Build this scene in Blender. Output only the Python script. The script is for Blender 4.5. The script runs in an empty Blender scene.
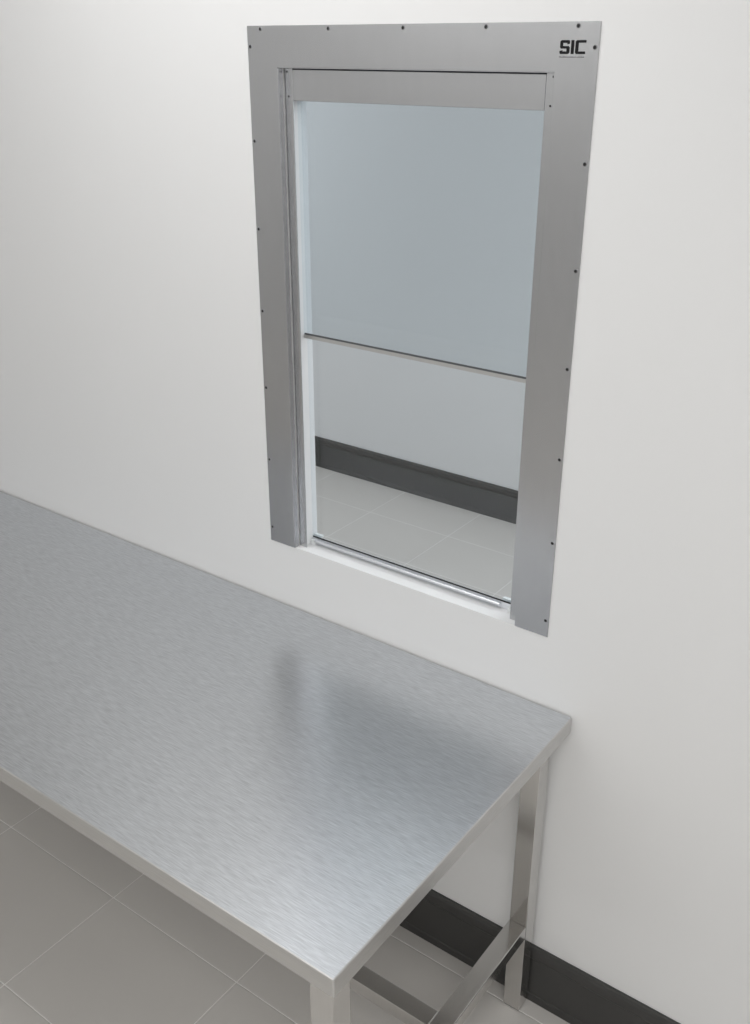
import bpy, bmesh, math, random
from mathutils import Vector, Matrix
random.seed(7)
S = bpy.context.scene
COL = S.collection

# ------------------------------------------------------------------ helpers
def tag(o, label=None, cat=None, group=None, kind=None):
    if label: o['label'] = label
    if cat: o['category'] = cat
    if group: o['group'] = group
    if kind: o['kind'] = kind
    return o

def empty(name, loc=(0, 0, 0)):
    o = bpy.data.objects.new(name, None)
    COL.objects.link(o)
    o.location = loc
    o.empty_display_size = 0.1
    return o

class MB:
    """collects simple shapes into one mesh"""
    def __init__(self):
        self.bm = bmesh.new()
    def box(self, x0, x1, y0, y1, z0, z1, bev=0.0, seg=2, mi=0):
        b = bmesh.new()
        bmesh.ops.create_cube(b, size=1.0)
        for v in b.verts:
            v.co = Vector(((x0 + x1) / 2 + v.co.x * (x1 - x0),
                           (y0 + y1) / 2 + v.co.y * (y1 - y0),
                           (z0 + z1) / 2 + v.co.z * (z1 - z0)))
        if bev > 0:
            bmesh.ops.bevel(b, geom=b.edges[:], offset=bev, segments=seg, profile=0.5, affect='EDGES')
        for f in b.faces: f.material_index = mi
        self.merge(b)
        return self
    def merge(self, b):
        me = bpy.data.meshes.new('tmp')
        b.to_mesh(me); b.free()
        self.bm.from_mesh(me)
        bpy.data.meshes.remove(me)
    def tube_frame(self, outer, z0, z1):
        pass
    def prism_xz(self, pts, y0, y1, mi=0, bev=0):
        """closed outline in x,z extruded along y"""
        b = bmesh.new()
        lo = [b.verts.new((x, y0, z)) for x, z in pts]
        hi = [b.verts.new((x, y1, z)) for x, z in pts]
        n = len(pts)
        b.faces.new(lo); b.faces.new(hi[::-1])
        for i in range(n):
            b.faces.new((lo[i], hi[i], hi[(i + 1) % n], lo[(i + 1) % n]))
        bmesh.ops.recalc_face_normals(b, faces=b.faces[:])
        if bev: bmesh.ops.bevel(b, geom=b.edges[:], offset=bev, segments=1, affect='EDGES')
        for f in b.faces: f.material_index = mi
        self.merge(b)
        return self
    def profile_x(self, prof, x0, x1, mi=0):
        """closed outline in y,z swept along x"""
        b = bmesh.new()
        A = [b.verts.new((x0, y, z)) for y, z in prof]
        B = [b.verts.new((x1, y, z)) for y, z in prof]
        n = len(prof)
        b.faces.new(A); b.faces.new(B[::-1])
        for i in range(n):
            b.faces.new((A[i], B[i], B[(i + 1) % n], A[(i + 1) % n]))
        bmesh.ops.recalc_face_normals(b, faces=b.faces[:])
        for f in b.faces: f.material_index = mi
        self.merge(b)
        return self
    def build(self, name, mats, parent=None, smooth=False):
        me = bpy.data.meshes.new(name)
        bmesh.ops.recalc_face_normals(self.bm, faces=self.bm.faces[:])
        self.bm.to_mesh(me); self.bm.free()
        if not isinstance(mats, (list, tuple)): mats = [mats]
        for m in mats: me.materials.append(m)
        if smooth:
            for p in me.polygons: p.use_smooth = True
            try: me.set_sharp_from_angle(angle=math.radians(38))
            except Exception: pass
        o = bpy.data.objects.new(name, me)
        COL.objects.link(o)
        if parent:
            o.parent = parent
            w = Vector((0, 0, 0)); q = parent
            while q: w += q.location; q = q.parent
            me.transform(Matrix.Translation(-w))
        return o

# ---------------------------------------------------------------- materials
def new_mat(name):
    m = bpy.data.materials.new(name); m.use_nodes = True
    nt = m.node_tree
    return m, nt, nt.nodes['Principled BSDF']

def N(nt, t, **kw):
    n = nt.nodes.new(t)
    for k, v in kw.items(): setattr(n, k, v)
    return n

def simple(name, col, rough=0.5, metal=0.0, spec=0.5, noise=0.0, scale=40, bump=0.0):
    m, nt, b = new_mat(name)
    b.inputs['Base Color'].default_value = (*col, 1)
    b.inputs['Roughness'].default_value = rough
    b.inputs['Metallic'].default_value = metal
    b.inputs['Specular IOR Level'].default_value = spec
    tc = N(nt, 'ShaderNodeTexCoord')
    nz = N(nt, 'ShaderNodeTexNoise'); nz.inputs['Scale'].default_value = scale; nz.inputs['Detail'].default_value = 4
    nt.links.new(tc.outputs['Object'], nz.inputs['Vector'])
    if noise:
        mx = N(nt, 'ShaderNodeMix', data_type='RGBA')
        mx.inputs[6].default_value = (*[c * (1 - noise) for c in col], 1)
        mx.inputs[7].default_value = (*[min(1, c * (1 + noise)) for c in col], 1)
        nt.links.new(nz.outputs['Fac'], mx.inputs[0]); nt.links.new(mx.outputs[2], b.inputs['Base Color'])
    if bump:
        bp = N(nt, 'ShaderNodeBump'); bp.inputs['Strength'].default_value = bump; bp.inputs['Distance'].default_value = 0.001
        nt.links.new(nz.outputs['Fac'], bp.inputs['Height']); nt.links.new(bp.outputs['Normal'], b.inputs['Normal'])
    return m

def brushed(name, col, rough, stretch, tangent, aniso=0.6, cvar=0.08, rvar=0.05, bump=0.05, scale=1.0):
    """stretch: frequency per axis of the brush grain; tangent: direction across the grain"""
    m, nt, b = new_mat(name)
    b.inputs['Metallic'].default_value = 1
    tc = N(nt, 'ShaderNodeTexCoord')
    mp = N(nt, 'ShaderNodeMapping'); mp.inputs['Scale'].default_value = stretch
    nz = N(nt, 'ShaderNodeTexNoise'); nz.inputs['Scale'].default_value = scale; nz.inputs['Detail'].default_value = 3
    nt.links.new(tc.outputs['Object'], mp.inputs['Vector']); nt.links.new(mp.outputs['Vector'], nz.inputs['Vector'])
    cl = N(nt, 'ShaderNodeTexNoise'); cl.inputs['Scale'].default_value = 5; cl.inputs['Detail'].default_value = 2
    nt.links.new(tc.outputs['Object'], cl.inputs['Vector'])
    r = N(nt, 'ShaderNodeMapRange'); r.inputs['From Min'].default_value = .3; r.inputs['From Max'].default_value = .7
    nt.links.new(nz.outputs['Fac'], r.inputs['Value'])
    mx = N(nt, 'ShaderNodeMix', data_type='RGBA')
    mx.inputs[6].default_value = (*[c * (1 - cvar) for c in col], 1)
    mx.inputs[7].default_value = (*[min(1, c * (1 + cvar)) for c in col], 1)
    nt.links.new(r.outputs['Result'], mx.inputs[0]); nt.links.new(mx.outputs[2], b.inputs['Base Color'])
    rr = N(nt, 'ShaderNodeMapRange'); rr.inputs['To Min'].default_value = rough - rvar; rr.inputs['To Max'].default_value = rough + rvar
    nt.links.new(cl.outputs['Fac'], rr.inputs['Value']); nt.links.new(rr.outputs['Result'], b.inputs['Roughness'])
    b.inputs['Anisotropic'].default_value = aniso
    cv = N(nt, 'ShaderNodeCombineXYZ')
    for i in range(3): cv.inputs[i].default_value = tangent[i]
    nt.links.new(cv.outputs[0], b.inputs['Tangent'])
    if bump <= 0: return m
    bp = N(nt, 'ShaderNodeBump'); bp.inputs['Strength'].default_value = bump; bp.inputs['Distance'].default_value = 0.0005
    nt.links.new(nz.outputs['Fac'], bp.inputs['Height']); nt.links.new(bp.outputs['Normal'], b.inputs['Normal'])
    return m

M = {}
M['paint'] = simple('wall_paint', (0.82, 0.82, 0.818), 0.55, spec=0.3, bump=0.02, scale=300)
M['far_paint'] = simple('corridor_paint', (0.85, 0.86, 0.87), 0.6, spec=0.3, bump=0.02, scale=300)
M['ceiling'] = simple('ceiling_paint', (0.85, 0.85, 0.85), 0.8, spec=0.2)
M['white'] = simple('white_lacquer', (0.80, 0.805, 0.81), 0.35, spec=0.4)
M['vinyl'] = simple('dark_vinyl', (0.052, 0.051, 0.049), 0.42, spec=0.4, noise=.06, scale=12)
M['grey_rubber'] = simple('grey_rubber', (0.10, 0.105, 0.11), 0.5, spec=0.3)
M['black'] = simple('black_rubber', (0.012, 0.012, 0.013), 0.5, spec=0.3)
M['logo'] = simple('black_print', (0.010, 0.010, 0.011), 0.5, spec=0.2)
M['small_print'] = simple('grey_print', (0.16, 0.16, 0.16), 0.5, spec=0.2)
M['alu'] = simple('satin_aluminium', (0.78, 0.80, 0.83), 0.32, metal=0.85)
M['alu_dark'] = simple('dull_aluminium', (0.62, 0.62, 0.61), 0.45, metal=0.9)
M['clip'] = simple('translucent_nylon', (0.86, 0.88, 0.88), 0.3)
M['screw'] = simple('screw_steel', (0.34, 0.34, 0.35), 0.4, metal=1)
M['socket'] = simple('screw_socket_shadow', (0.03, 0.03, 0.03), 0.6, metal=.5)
M['top'] = brushed('brushed_tabletop_steel', (0.625, 0.643, 0.665), 0.29, (32, 500, 32), (0, 1, 0), aniso=0.25, cvar=0.14, rvar=.01, bump=0)
M['edge'] = brushed('folded_edge_steel', (0.63, 0.625, 0.615), 0.40, (14, 40, 500), (0, 0, 1), aniso=0.0, cvar=0.05, bump=0)
M['leg'] = brushed('tube_steel', (0.655, 0.645, 0.63), 0.16, (500, 500, 6), (1, 0, 0), aniso=0.0, cvar=0.02, bump=0, rvar=.01)
M['plate'] = brushed('brushed_plate_steel', (0.55, 0.555, 0.568), 0.25, (60, 60, 14), (1, 0, 0), aniso=0.0, cvar=0.015, rvar=.01, bump=0)

def glass_mat():
    m = bpy.data.materials.new('clear_glass'); m.use_nodes = True
    nt = m.node_tree; nt.nodes.clear()
    out = N(nt, 'ShaderNodeOutputMaterial')
    tr = N(nt, 'ShaderNodeBsdfTransparent'); tr.inputs['Color'].default_value = (0.945, 0.965, 0.976, 1)
    gl = N(nt, 'ShaderNodeBsdfGlossy'); gl.inputs['Roughness'].default_value = 0.0
    lw_ = N(nt, 'ShaderNodeLayerWeight'); lw_.inputs['Blend'].default_value = 0.5
    pw = N(nt, 'ShaderNodeMath', operation='POWER'); pw.inputs[1].default_value = 5
    fr = N(nt, 'ShaderNodeMath', operation='MULTIPLY_ADD'); fr.inputs[1].default_value = .96; fr.inputs[2].default_value = .035
    nt.links.new(lw_.outputs['Facing'], pw.inputs[0]); nt.links.new(pw.outputs[0], fr.inputs[0])
    mx = N(nt, 'ShaderNodeMixShader')
    nt.links.new(fr.outputs[0], mx.inputs[0]); nt.links.new(tr.outputs[0], mx.inputs[1]); nt.links.new(gl.outputs[0], mx.inputs[2])
    nt.links.new(mx.outputs[0], out.inputs['Surface'])
    return m
M['glass'] = glass_mat()

def tile_mat():
    m, nt, b = new_mat('ceramic_floor_tile')
    W, D, X0, Y0, G = 0.4850, 0.3655, -0.2360, -0.0565, 0.0014
    tc = N(nt, 'ShaderNodeTexCoord'); sp = N(nt, 'ShaderNodeSeparateXYZ')
    nt.links.new(tc.outputs['Object'], sp.inputs[0])
    def mth(op, a, bb=None, c=None):
        n = N(nt, 'ShaderNodeMath', operation=op)
        for i, v in enumerate((a, bb, c)):
            if v is None: continue
            if isinstance(v, (int, float)): n.inputs[i].default_value = v
            else: nt.links.new(v, n.inputs[i])
        return n.outputs[0]
    def dist(sock, o, w):
        u = mth('DIVIDE', mth('SUBTRACT', sock, o), w)
        fr = mth('FRACT', u)
        d = mth('MINIMUM', fr, mth('SUBTRACT', 1.0, fr))
        return mth('MULTIPLY', d, w), mth('FLOOR', u)
    dx, ix = dist(sp.outputs[0], X0, W); dy, iy = dist(sp.outputs[1], Y0, D)
    d = mth('MINIMUM', dx, dy)
    grout = mth('LESS_THAN', d, G)
    ht = N(nt, 'ShaderNodeMapRange'); ht.inputs['From Min'].default_value = G * .6; ht.inputs['From Max'].default_value = G * 2.2
    nt.links.new(d, ht.inputs['Value'])
    cb = N(nt, 'ShaderNodeCombineXYZ'); nt.links.new(ix, cb.inputs[0]); nt.links.new(iy, cb.inputs[1])
    wn = N(nt, 'ShaderNodeTexWhiteNoise', noise_dimensions='2D'); nt.links.new(cb.outputs[0], wn.inputs['Vector'])
    nz = N(nt, 'ShaderNodeTexNoise'); nz.inputs['Scale'].default_value = 3; nz.inputs['Detail'].default_value = 3
    nt.links.new(tc.outputs['Object'], nz.inputs['Vector'])
    f = mth('ADD', mth('MULTIPLY', wn.outputs['Value'], .25), mth('MULTIPLY', nz.outputs['Fac'], .75))
    mx = N(nt, 'ShaderNodeMix', data_type='RGBA')
    mx.inputs[6].default_value = (0.60, 0.577, 0.548, 1); mx.inputs[7].default_value = (0.65, 0.627, 0.598, 1)
    nt.links.new(f, mx.inputs[0])
    m2 = N(nt, 'ShaderNodeMix', data_type='RGBA'); m2.inputs[7].default_value = (0.88, 0.86, 0.83, 1)
    nt.links.new(grout, m2.inputs[0]); nt.links.new(mx.outputs[2], m2.inputs[6]); nt.links.new(m2.outputs[2], b.inputs['Base Color'])
    b.inputs['Roughness'].default_value = .38
    bp = N(nt, 'ShaderNodeBump'); bp.inputs['Strength'].default_value = .5; bp.inputs['Distance'].default_value = .002
    nt.links.new(ht.outputs['Result'], bp.inputs['Height']); nt.links.new(bp.outputs['Normal'], b.inputs['Normal'])
    return m
M['tile'] = tile_mat()

# ------------------------------------------------------------------- room
XL, XR, YF, YB, ZC = -4.6, 2.6, -5.2, 2.477, 3.05     # room extents (corridor behind the window wall ends at YB)
WT = 0.067                                            # thickness of the window wall
OX0, OX1, OZ0, OZ1 = -0.3465, 0.2875, 1.0752, 2.1905      # wall opening

def struct(name, mb, m, **kw):
    return tag(mb.build(name, m, **kw), kind='structure')

struct('floor', MB().box(XL - .1, XR + .1, YF - .1, YB + .1, -.1, 0), M['tile'])
struct('ceiling', MB().box(XL - .1, XR + .1, YF - .1, YB + .1, ZC, ZC + .1), M['ceiling'])
w = MB()
w.box(XL, OX0, 0, WT, 0, ZC).box(OX1, XR, 0, WT, 0, ZC).box(OX0, OX1, 0, WT, 0, OZ0).box(OX0, OX1, 0, WT, OZ1, ZC)
struct('wall_back', w, M['paint'])
struct('wall_far', MB().box(XL, XR, YB, YB + .1, 0, ZC), M['far_paint'])
struct('wall_left', MB().box(XL - .1, XL, YF, YB, 0, ZC), M['paint'])
struct('wall_right', MB().box(XR, XR + .1, YF, YB, 0, ZC), M['paint'])
struct('wall_front', MB().box(XL, XR, YF - .1, YF, 0, ZC), M['paint'])

BH = 0.1815
def skirt(y, s):            # s=-1: stands on the -y side of plane y
    pr = [(0, 0), (.0145, 0), (.0145, .006), (.0125, .020), (.0105, .024), (.0095, BH - .040), (.0125, BH - .034),
          (.0135, BH - .030), (.0120, BH - .012), (.0085, BH - .003), (.006, BH), (0, BH)]
    return [(y + s * a, b) for a, b in pr]
struct('baseboard_back', MB().profile_x(skirt(0, -1), XL, XR), M['vinyl'])
struct('baseboard_far', MB().profile_x(skirt(YB, -1), XL, XR), M['vinyl'])

# ------------------------------------------------------- pass-through window
PX0, PX1, PZ0, PZ1 = -0.4268, 0.3668, 1.0752, 2.2682     # outer edge of the face plate
win = empty('window_1', (-.032, 0, OZ0))
tag(win, 'steel framed pass-through window with clear glass in the white wall above the table', 'window', kind='structure')
T = .0022
fp = MB()
fp.prism_xz([(PX0, PZ0), (OX0, PZ0), (OX0, OZ1), (OX1, OZ1), (OX1, PZ0), (PX1, PZ0), (PX1, PZ1), (PX0, PZ1)], -T, -.0001, bev=.0003)
# returns folded into the opening
fp.box(OX0, OX0 + .0015, -.001, 0.0125, OZ0 + .001, OZ1 - .0005)
fp.box(OX1 - .0015, OX1, -.001, 0.0125, OZ0 + .001, OZ1 - .0005)
fp.box(OX0, OX1, -.001, 0.0125, OZ1 - .0015, OZ1)
plate = fp.build('frame', M['plate'], win)

def screw_mesh():
    b = bmesh.new(); n = 20
    rings = [(.0042, 0), (.0041, .0003), (.0036, .0008), (.0029, .0009), (.0027, .0001)]
    vs = []
    for r, h in rings:
        vs.append([b.verts.new((r * math.cos(2 * math.pi * i / n), -h, r * math.sin(2 * math.pi * i / n))) for i in range(n)])
    for k in range(len(rings) - 1):
        for i in range(n):
            f = b.faces.new((vs[k][i], vs[k][(i + 1) % n], vs[k + 1][(i + 1) % n], vs[k + 1][i]))
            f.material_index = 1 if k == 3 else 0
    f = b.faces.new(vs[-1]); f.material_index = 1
    f = b.faces.new(vs[0][::-1])
    bmesh.ops.recalc_face_normals(b, faces=b.faces[:])
    me = bpy.data.meshes.new('screw'); b.to_mesh(me); b.free()
    me.materials.append(M['screw']); me.materials.append(M['socket'])
    return me
SM = screw_mesh()
def screw(par, x, y, z, s=1.0):
    o = bpy.data.objects.new('screw', SM); COL.objects.link(o)
    o.parent = par
    w = Vector((0, 0, 0)); q = par
    while q: w += q.location; q = q.parent
    o.location = Vector((x, y, z)) - w; o.scale = (s, s, s)
    o.rotation_euler = (0, random.random() * 3, 0)
    return o
for k in range(7):
    z = 2.229 - k * .1857
    screw(plate, -.4192, -T, z); screw(plate, .3595, -T, z)
for k in range(5):
    screw(plate, -.3895 + k * .1790, -T, 2.2617)

# lettering on the upper right corner of the plate
LX0, LX1, LZ0, LZ1 = .2945, .3430, 2.2185, 2.2400
lw, lh = LX1 - LX0, LZ1 - LZ0
def L(pts): return [(LX0 + u * lw, LZ0 + v * lh) for u, v in pts]
lg = MB()
ly0, ly1 = -T - .0004, -T + .0001
S_ = [(.005, .06), (.04, 0), (.33, 0), (.385, .10), (.385, .47), (.345, .575), (.125, .575), (.125, .80), (.285, .80), (.285, .70),
      (.385, .74), (.385, .92), (.35, 1), (.06, 1), (.012, .90), (.012, .48), (.05, .39), (.265, .39), (.265, .19), (.115, .19), (.115, .27), (.0, .23)]
lg.prism_xz(L(S_), ly0, ly1)
lg.prism_xz(L([(.435, 0), (.55, 0), (.55, 1), (.435, 1)]), ly0, ly1)
C_ = [(.60, .10), (.645, 0), (.985, 0), (.985, .19), (.72, .19), (.72, .81), (1, .81), (1, 1), (.645, 1), (.60, .90)]
lg.prism_xz(L(C_), ly0, ly1)
tag(lg.build('logo_lettering', M['logo'], plate), 'bold black letters SIC')
sp_ = MB()
x = LX0
rnd = random.Random(3)
while x < LX1 - .002:
    wd = rnd.uniform(.0006, .0011)
    hh = rnd.choice([.0014, .0014, .0019])
    sp_.box(x, x + wd, ly0 + .0001, ly1, 2.2130, 2.2130 + hh)
    x += wd + .00045
    if .326 < x < .3275: x += .0012
sp_.build('small_print', M['small_print'], plate)

# recessed inner steel frame: two stiles and a header
IY0, IY1 = .0165, .0185
SW = .0240
for (a, b_) in ((OX0 + .0022, OX0 + SW), (OX1 - SW, OX1 - .0022)):
    st = MB().box(a, b_, IY0, IY1, OZ0 + .0005, OZ1 - .0022, bev=.0004, seg=1).build('stile', M['plate'], win)
    xs = a + .0075 if a < 0 else b_ - .0075
    screw(st, xs, IY0, OZ1 - .0085, .62)
    screw(st, xs + (.003 if a < 0 else -.003), IY0, OZ1 - .056, .62)
hd = MB().box(OX0 + SW + .0003, OX1 - SW - .0003, IY0, IY1, 2.1265, OZ1 - .0047, bev=.0005, seg=1).build('header', M['plate'], win)
MB().box(OX0 + .0005, OX1 - .0005, .0215, WT - .001, 2.130, OZ1 - .001).build('shadow_gap_box', M['grey_rubber'], win)  # dark box added behind the header so its top gap reads as shade
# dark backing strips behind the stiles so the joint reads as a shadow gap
MB().box(OX0 + .0003, OX0 + .010, .0189, .026, OZ0 + .001, 2.1295).box(OX1 - .010, OX1 - .0003, .0189, .026, OZ0 + .001, 2.1295).build('shadow_gap_strip', M['black'], win)
# white jambs and sill
JX0, JX1 = -.330, .270
for a, b_ in ((OX0 + .0102, JX0), (JX1, OX1 - .0102)):
    MB().box(a, b_, .0262, WT + .001, OZ0 + .0005, 2.1295).build('jamb', M['white'], win)
MB().box(OX0 + .0005, OX1 - .0005, 0.0003, WT + .004, OZ0 - .012, OZ0 + .0003).build('sill', M['white'], win)
# fixed upper pane (nearer) and sliding lower pane
GZ = 1.623
up = MB().box(JX0 + .0008, JX1 - .0008, .0375, .0425, GZ, 2.1295).build('upper_pane', M['glass'], win)
lo = MB().box(JX0 + .0008, JX1 - .0008, .0488, .0538, OZ0 + .018, 2.1295).build('lower_pane', M['glass'], win)
rl = MB().box(JX0 + .0008, JX1 - .0008, .0355, .0445, GZ - .0085, GZ, bev=.0008, seg=2).build('meeting_rail', M['alu_dark'], up)
MB().box(JX0 + .0045, JX1 - .0008, .0352, .0370, GZ + .0002, GZ + .0042).build('rubber_seal', M['grey_rubber'], up)
# bottom rail with handle bar
br = MB().box(JX0 + .0012, JX1 - .0012, .0470, .0560, OZ0 + .0006, OZ0 + .0175, bev=.001, seg=2).build('bottom_rail', M['alu'], lo)
MB().box(JX0 + .0032, JX1 - .0012, .0472, .0484, OZ0 + .0180, OZ0 + .0212).build('rubber_seal', M['black'], lo)
hb = bmesh.new()
n = 16
hx0, hx1 = JX0 + .016, JX1 - .046
cy, cz, ry, rz = .0415, OZ0 + .0125, .0052, .0042
A = [hb.verts.new((hx0, cy + ry * math.cos(2 * math.pi * i / n), cz + rz * math.sin(2 * math.pi * i / n))) for i in range(n)]
B = [hb.verts.new((hx1, cy + ry * math.cos(2 * math.pi * i / n), cz + rz * math.sin(2 * math.pi * i / n))) for i in range(n)]
hb.faces.new(A); hb.faces.new(B[::-1])
for i in range(n): hb.faces.new((A[i], B[i], B[(i + 1) % n], A[(i + 1) % n]))
h_ = MB(); h_.merge(hb)
h_.build('handle_bar', M['alu'], lo, smooth=True)
for a in (JX0 + .0012, JX1 - .0012 - .046):
    MB().box(a, a + .024, .0545, .0635, OZ0 + .0176, OZ0 + .0235, bev=.0008).build('corner_clip', M['clip'], lo)
    if a > 0: a += .022
    MB().box(a, a + .013, .0400, .0468, OZ0 + .0006, OZ0 + .0125, bev=.0008).build('corner_clip', M['clip'], lo)

# --------------------------------------------------------------- work table
TX0, TX1, TY0, TY1, TZ, TH = -1.955, 0.4446, -0.8470, -0.0035, 0.9, 0.039
tb = empty('work_table', ((TX0 + TX1) / 2, (TY0 + TY1) / 2, 0))
tag(tb, 'long stainless steel work table with square tube legs against the white wall', 'table')

def rrect(x0, x1, y0, y1, rads, n=6):
    """rads: radius at (x1,y1),(x0,y1),(x0,y0),(x1,y0)"""
    out = []
    for (cx, cy, a0), r in zip(((x1, y1, 0), (x0, y1, 90), (x0, y0, 180), (x1, y0, 270)), rads):
        sx = -1 if cx == x1 else 1; sy = -1 if cy == y1 else 1
        for i in range(n + 1):
            a = math.radians(a0 + 90 * i / n)
            out.append((cx + sx * r + r * math.cos(a), cy + sy * r + r * math.sin(a)))
    return out
def tabletop():
    b = bmesh.new()
    R = (.008, .008, .0035, .0035)
    rings = []
    prof = [(.016, TZ - TH), (.0, TZ - TH), (0, TZ - .0030), (.0009, TZ - .0009), (.0030, TZ)]
    for ins, z in prof:
        pts = rrect(TX0 + ins, TX1 - ins, TY0 + ins, TY1 - ins, [max(r - ins, .0006) for r in R])
        rings.append([b.verts.new((x, y, z)) for x, y in pts])
    n = len(rings[0])
    for k in range(len(rings) - 1):
        for i in range(n):
            f = b.faces.new((rings[k][i], rings[k][(i + 1) % n], rings[k + 1][(i + 1) % n], rings[k + 1][i]))
            f.material_index = 1
    f = b.faces.new(rings[-1]); f.material_index = 0
    # inside of the folded tray
    pts = rrect(TX0 + .016, TX1 - .016, TY0 + .016, TY1 - .016, [.0006] * 4)
    up_ = [b.verts.new((x, y, TZ - .004)) for x, y in pts]
    for i in range(n):
        f = b.faces.new((rings[0][i], up_[i], up_[(i + 1) % n], rings[0][(i + 1) % n])); f.material_index = 1
    f = b.faces.new(up_); f.material_index = 1
    m = MB(); m.merge(b)
    o = m.build('tabletop', [M['top'], M['edge']], tb, smooth=True)
    for p_ in o.data.polygons:
        if abs(p_.normal.z) > .99 or p_.area > .01: p_.use_smooth = False
    return o
tabletop()

LW = .0455
lx = (TX0 + .040, TX1 - .0395 - LW)
ly = (-.8035, -.0620)
for x in lx:
    for y in ly:
        FW = LW if y > -.4 else .0500
        q0 = x + LW - FW if x > 0 else x
        MB().box(q0, q0 + FW, y, y + FW, .004, TZ - .0045, bev=.0016, seg=2).build('leg', M['leg'], tb)
        MB().box(x + .003, x + LW - .003, y + .003, y + LW - .003, 0, .006).build('foot_cap', M['black'], tb)
RZ0, RZ1 = .2555, .2945
for x in lx:
    MB().box(x, x + LW, ly[0] + LW - .0005, ly[1] + .0005, RZ0, RZ1, bev=.0016, seg=2).build('side_rail', M['leg'], tb)
MB().box(lx[0] + LW - .0005, lx[1] + .0005, -.4260, -.3815, RZ0, RZ1, bev=.0016, seg=2).build('stretcher', M['leg'], tb)

# ------------------------------------------------------------------ lighting
def area(name, loc, size, power, col=(1, 1, 1), rot=(0, 0, 0)):
    l = bpy.data.lights.new(name, 'AREA'); l.shape = 'RECTANGLE'; l.size, l.size_y = size
    l.energy = power; l.color = col
    o = bpy.data.objects.new(name, l); COL.objects.link(o)
    o.location = loc; o.rotation_euler = rot
    return o
area('ceiling_area_light', (-.40, -.72, ZC - .02), (1.4, 0.5), 14.5, (1, 1, .998))
area('ceiling_area_light', (-3.8, -1.0, ZC - .02), (1.0, 0.8), 7, (1, 1, .998))
area('ceiling_area_light', (1.5, -2.2, ZC - .02), (1.6, 0.9), 32, (1, .998, .99))
area('ceiling_area_light', (1.7, -4.2, ZC - .02), (1.4, 0.8), 17, (1, .998, .99))
area('ceiling_area_light', (-2.5, -4.85, ZC - .02), (3.4, 0.35), 24, (1, .998, .99))  # added to wash the unseen front wall, brightening the face plate's reflection
area('corridor_panel_light', (1.3, 1.6, ZC - .02), (1.3, 0.7), 38, (.968, .984, 1))
area('corridor_panel_light', (-3.6, 1.6, ZC - .02), (1.3, 0.7), 26, (.968, .984, 1))

wd = bpy.data.worlds.new('World'); S.world = wd; wd.use_nodes = True
wd.node_tree.nodes['Background'].inputs[0].default_value = (.9, .95, 1, 1)
wd.node_tree.nodes['Background'].inputs[1].default_value = .3

# -------------------------------------------------------------------- camera
yaw, pit, rol, f = 0.631561818, 0.436697542, 0.00177252865, 996.960033
fw = Vector((-math.sin(yaw) * math.cos(pit), math.cos(yaw) * math.cos(pit), -math.sin(pit)))
r = fw.cross(Vector((0, 0, 1))).normalized(); u = r.cross(fw)
c_, s_ = math.cos(rol), math.sin(rol)
r2 = r * c_ + u * s_; u2 = -r * s_ + u * c_
cd = bpy.data.cameras.new('Camera'); cam = bpy.data.objects.new('Camera', cd); COL.objects.link(cam)
cd.sensor_fit = 'VERTICAL'; cd.sensor_height = 36; cd.sensor_width = 36 * 750 / 1024
cd.lens = f * 36 / 1024
mt = Matrix((r2, u2, -fw)).transposed().to_4x4(); mt.translation = Vector((1.14949, -1.70274, 2.22936))
cam.matrix_world = mt
cd.clip_start = .05
S.camera = cam
S.view_settings.view_transform = 'Standard'; S.view_settings.look = 'None'
S.view_settings.exposure = 0.0; S.view_settings.gamma = 1.0; S.view_settings.use_curve_mapping = False
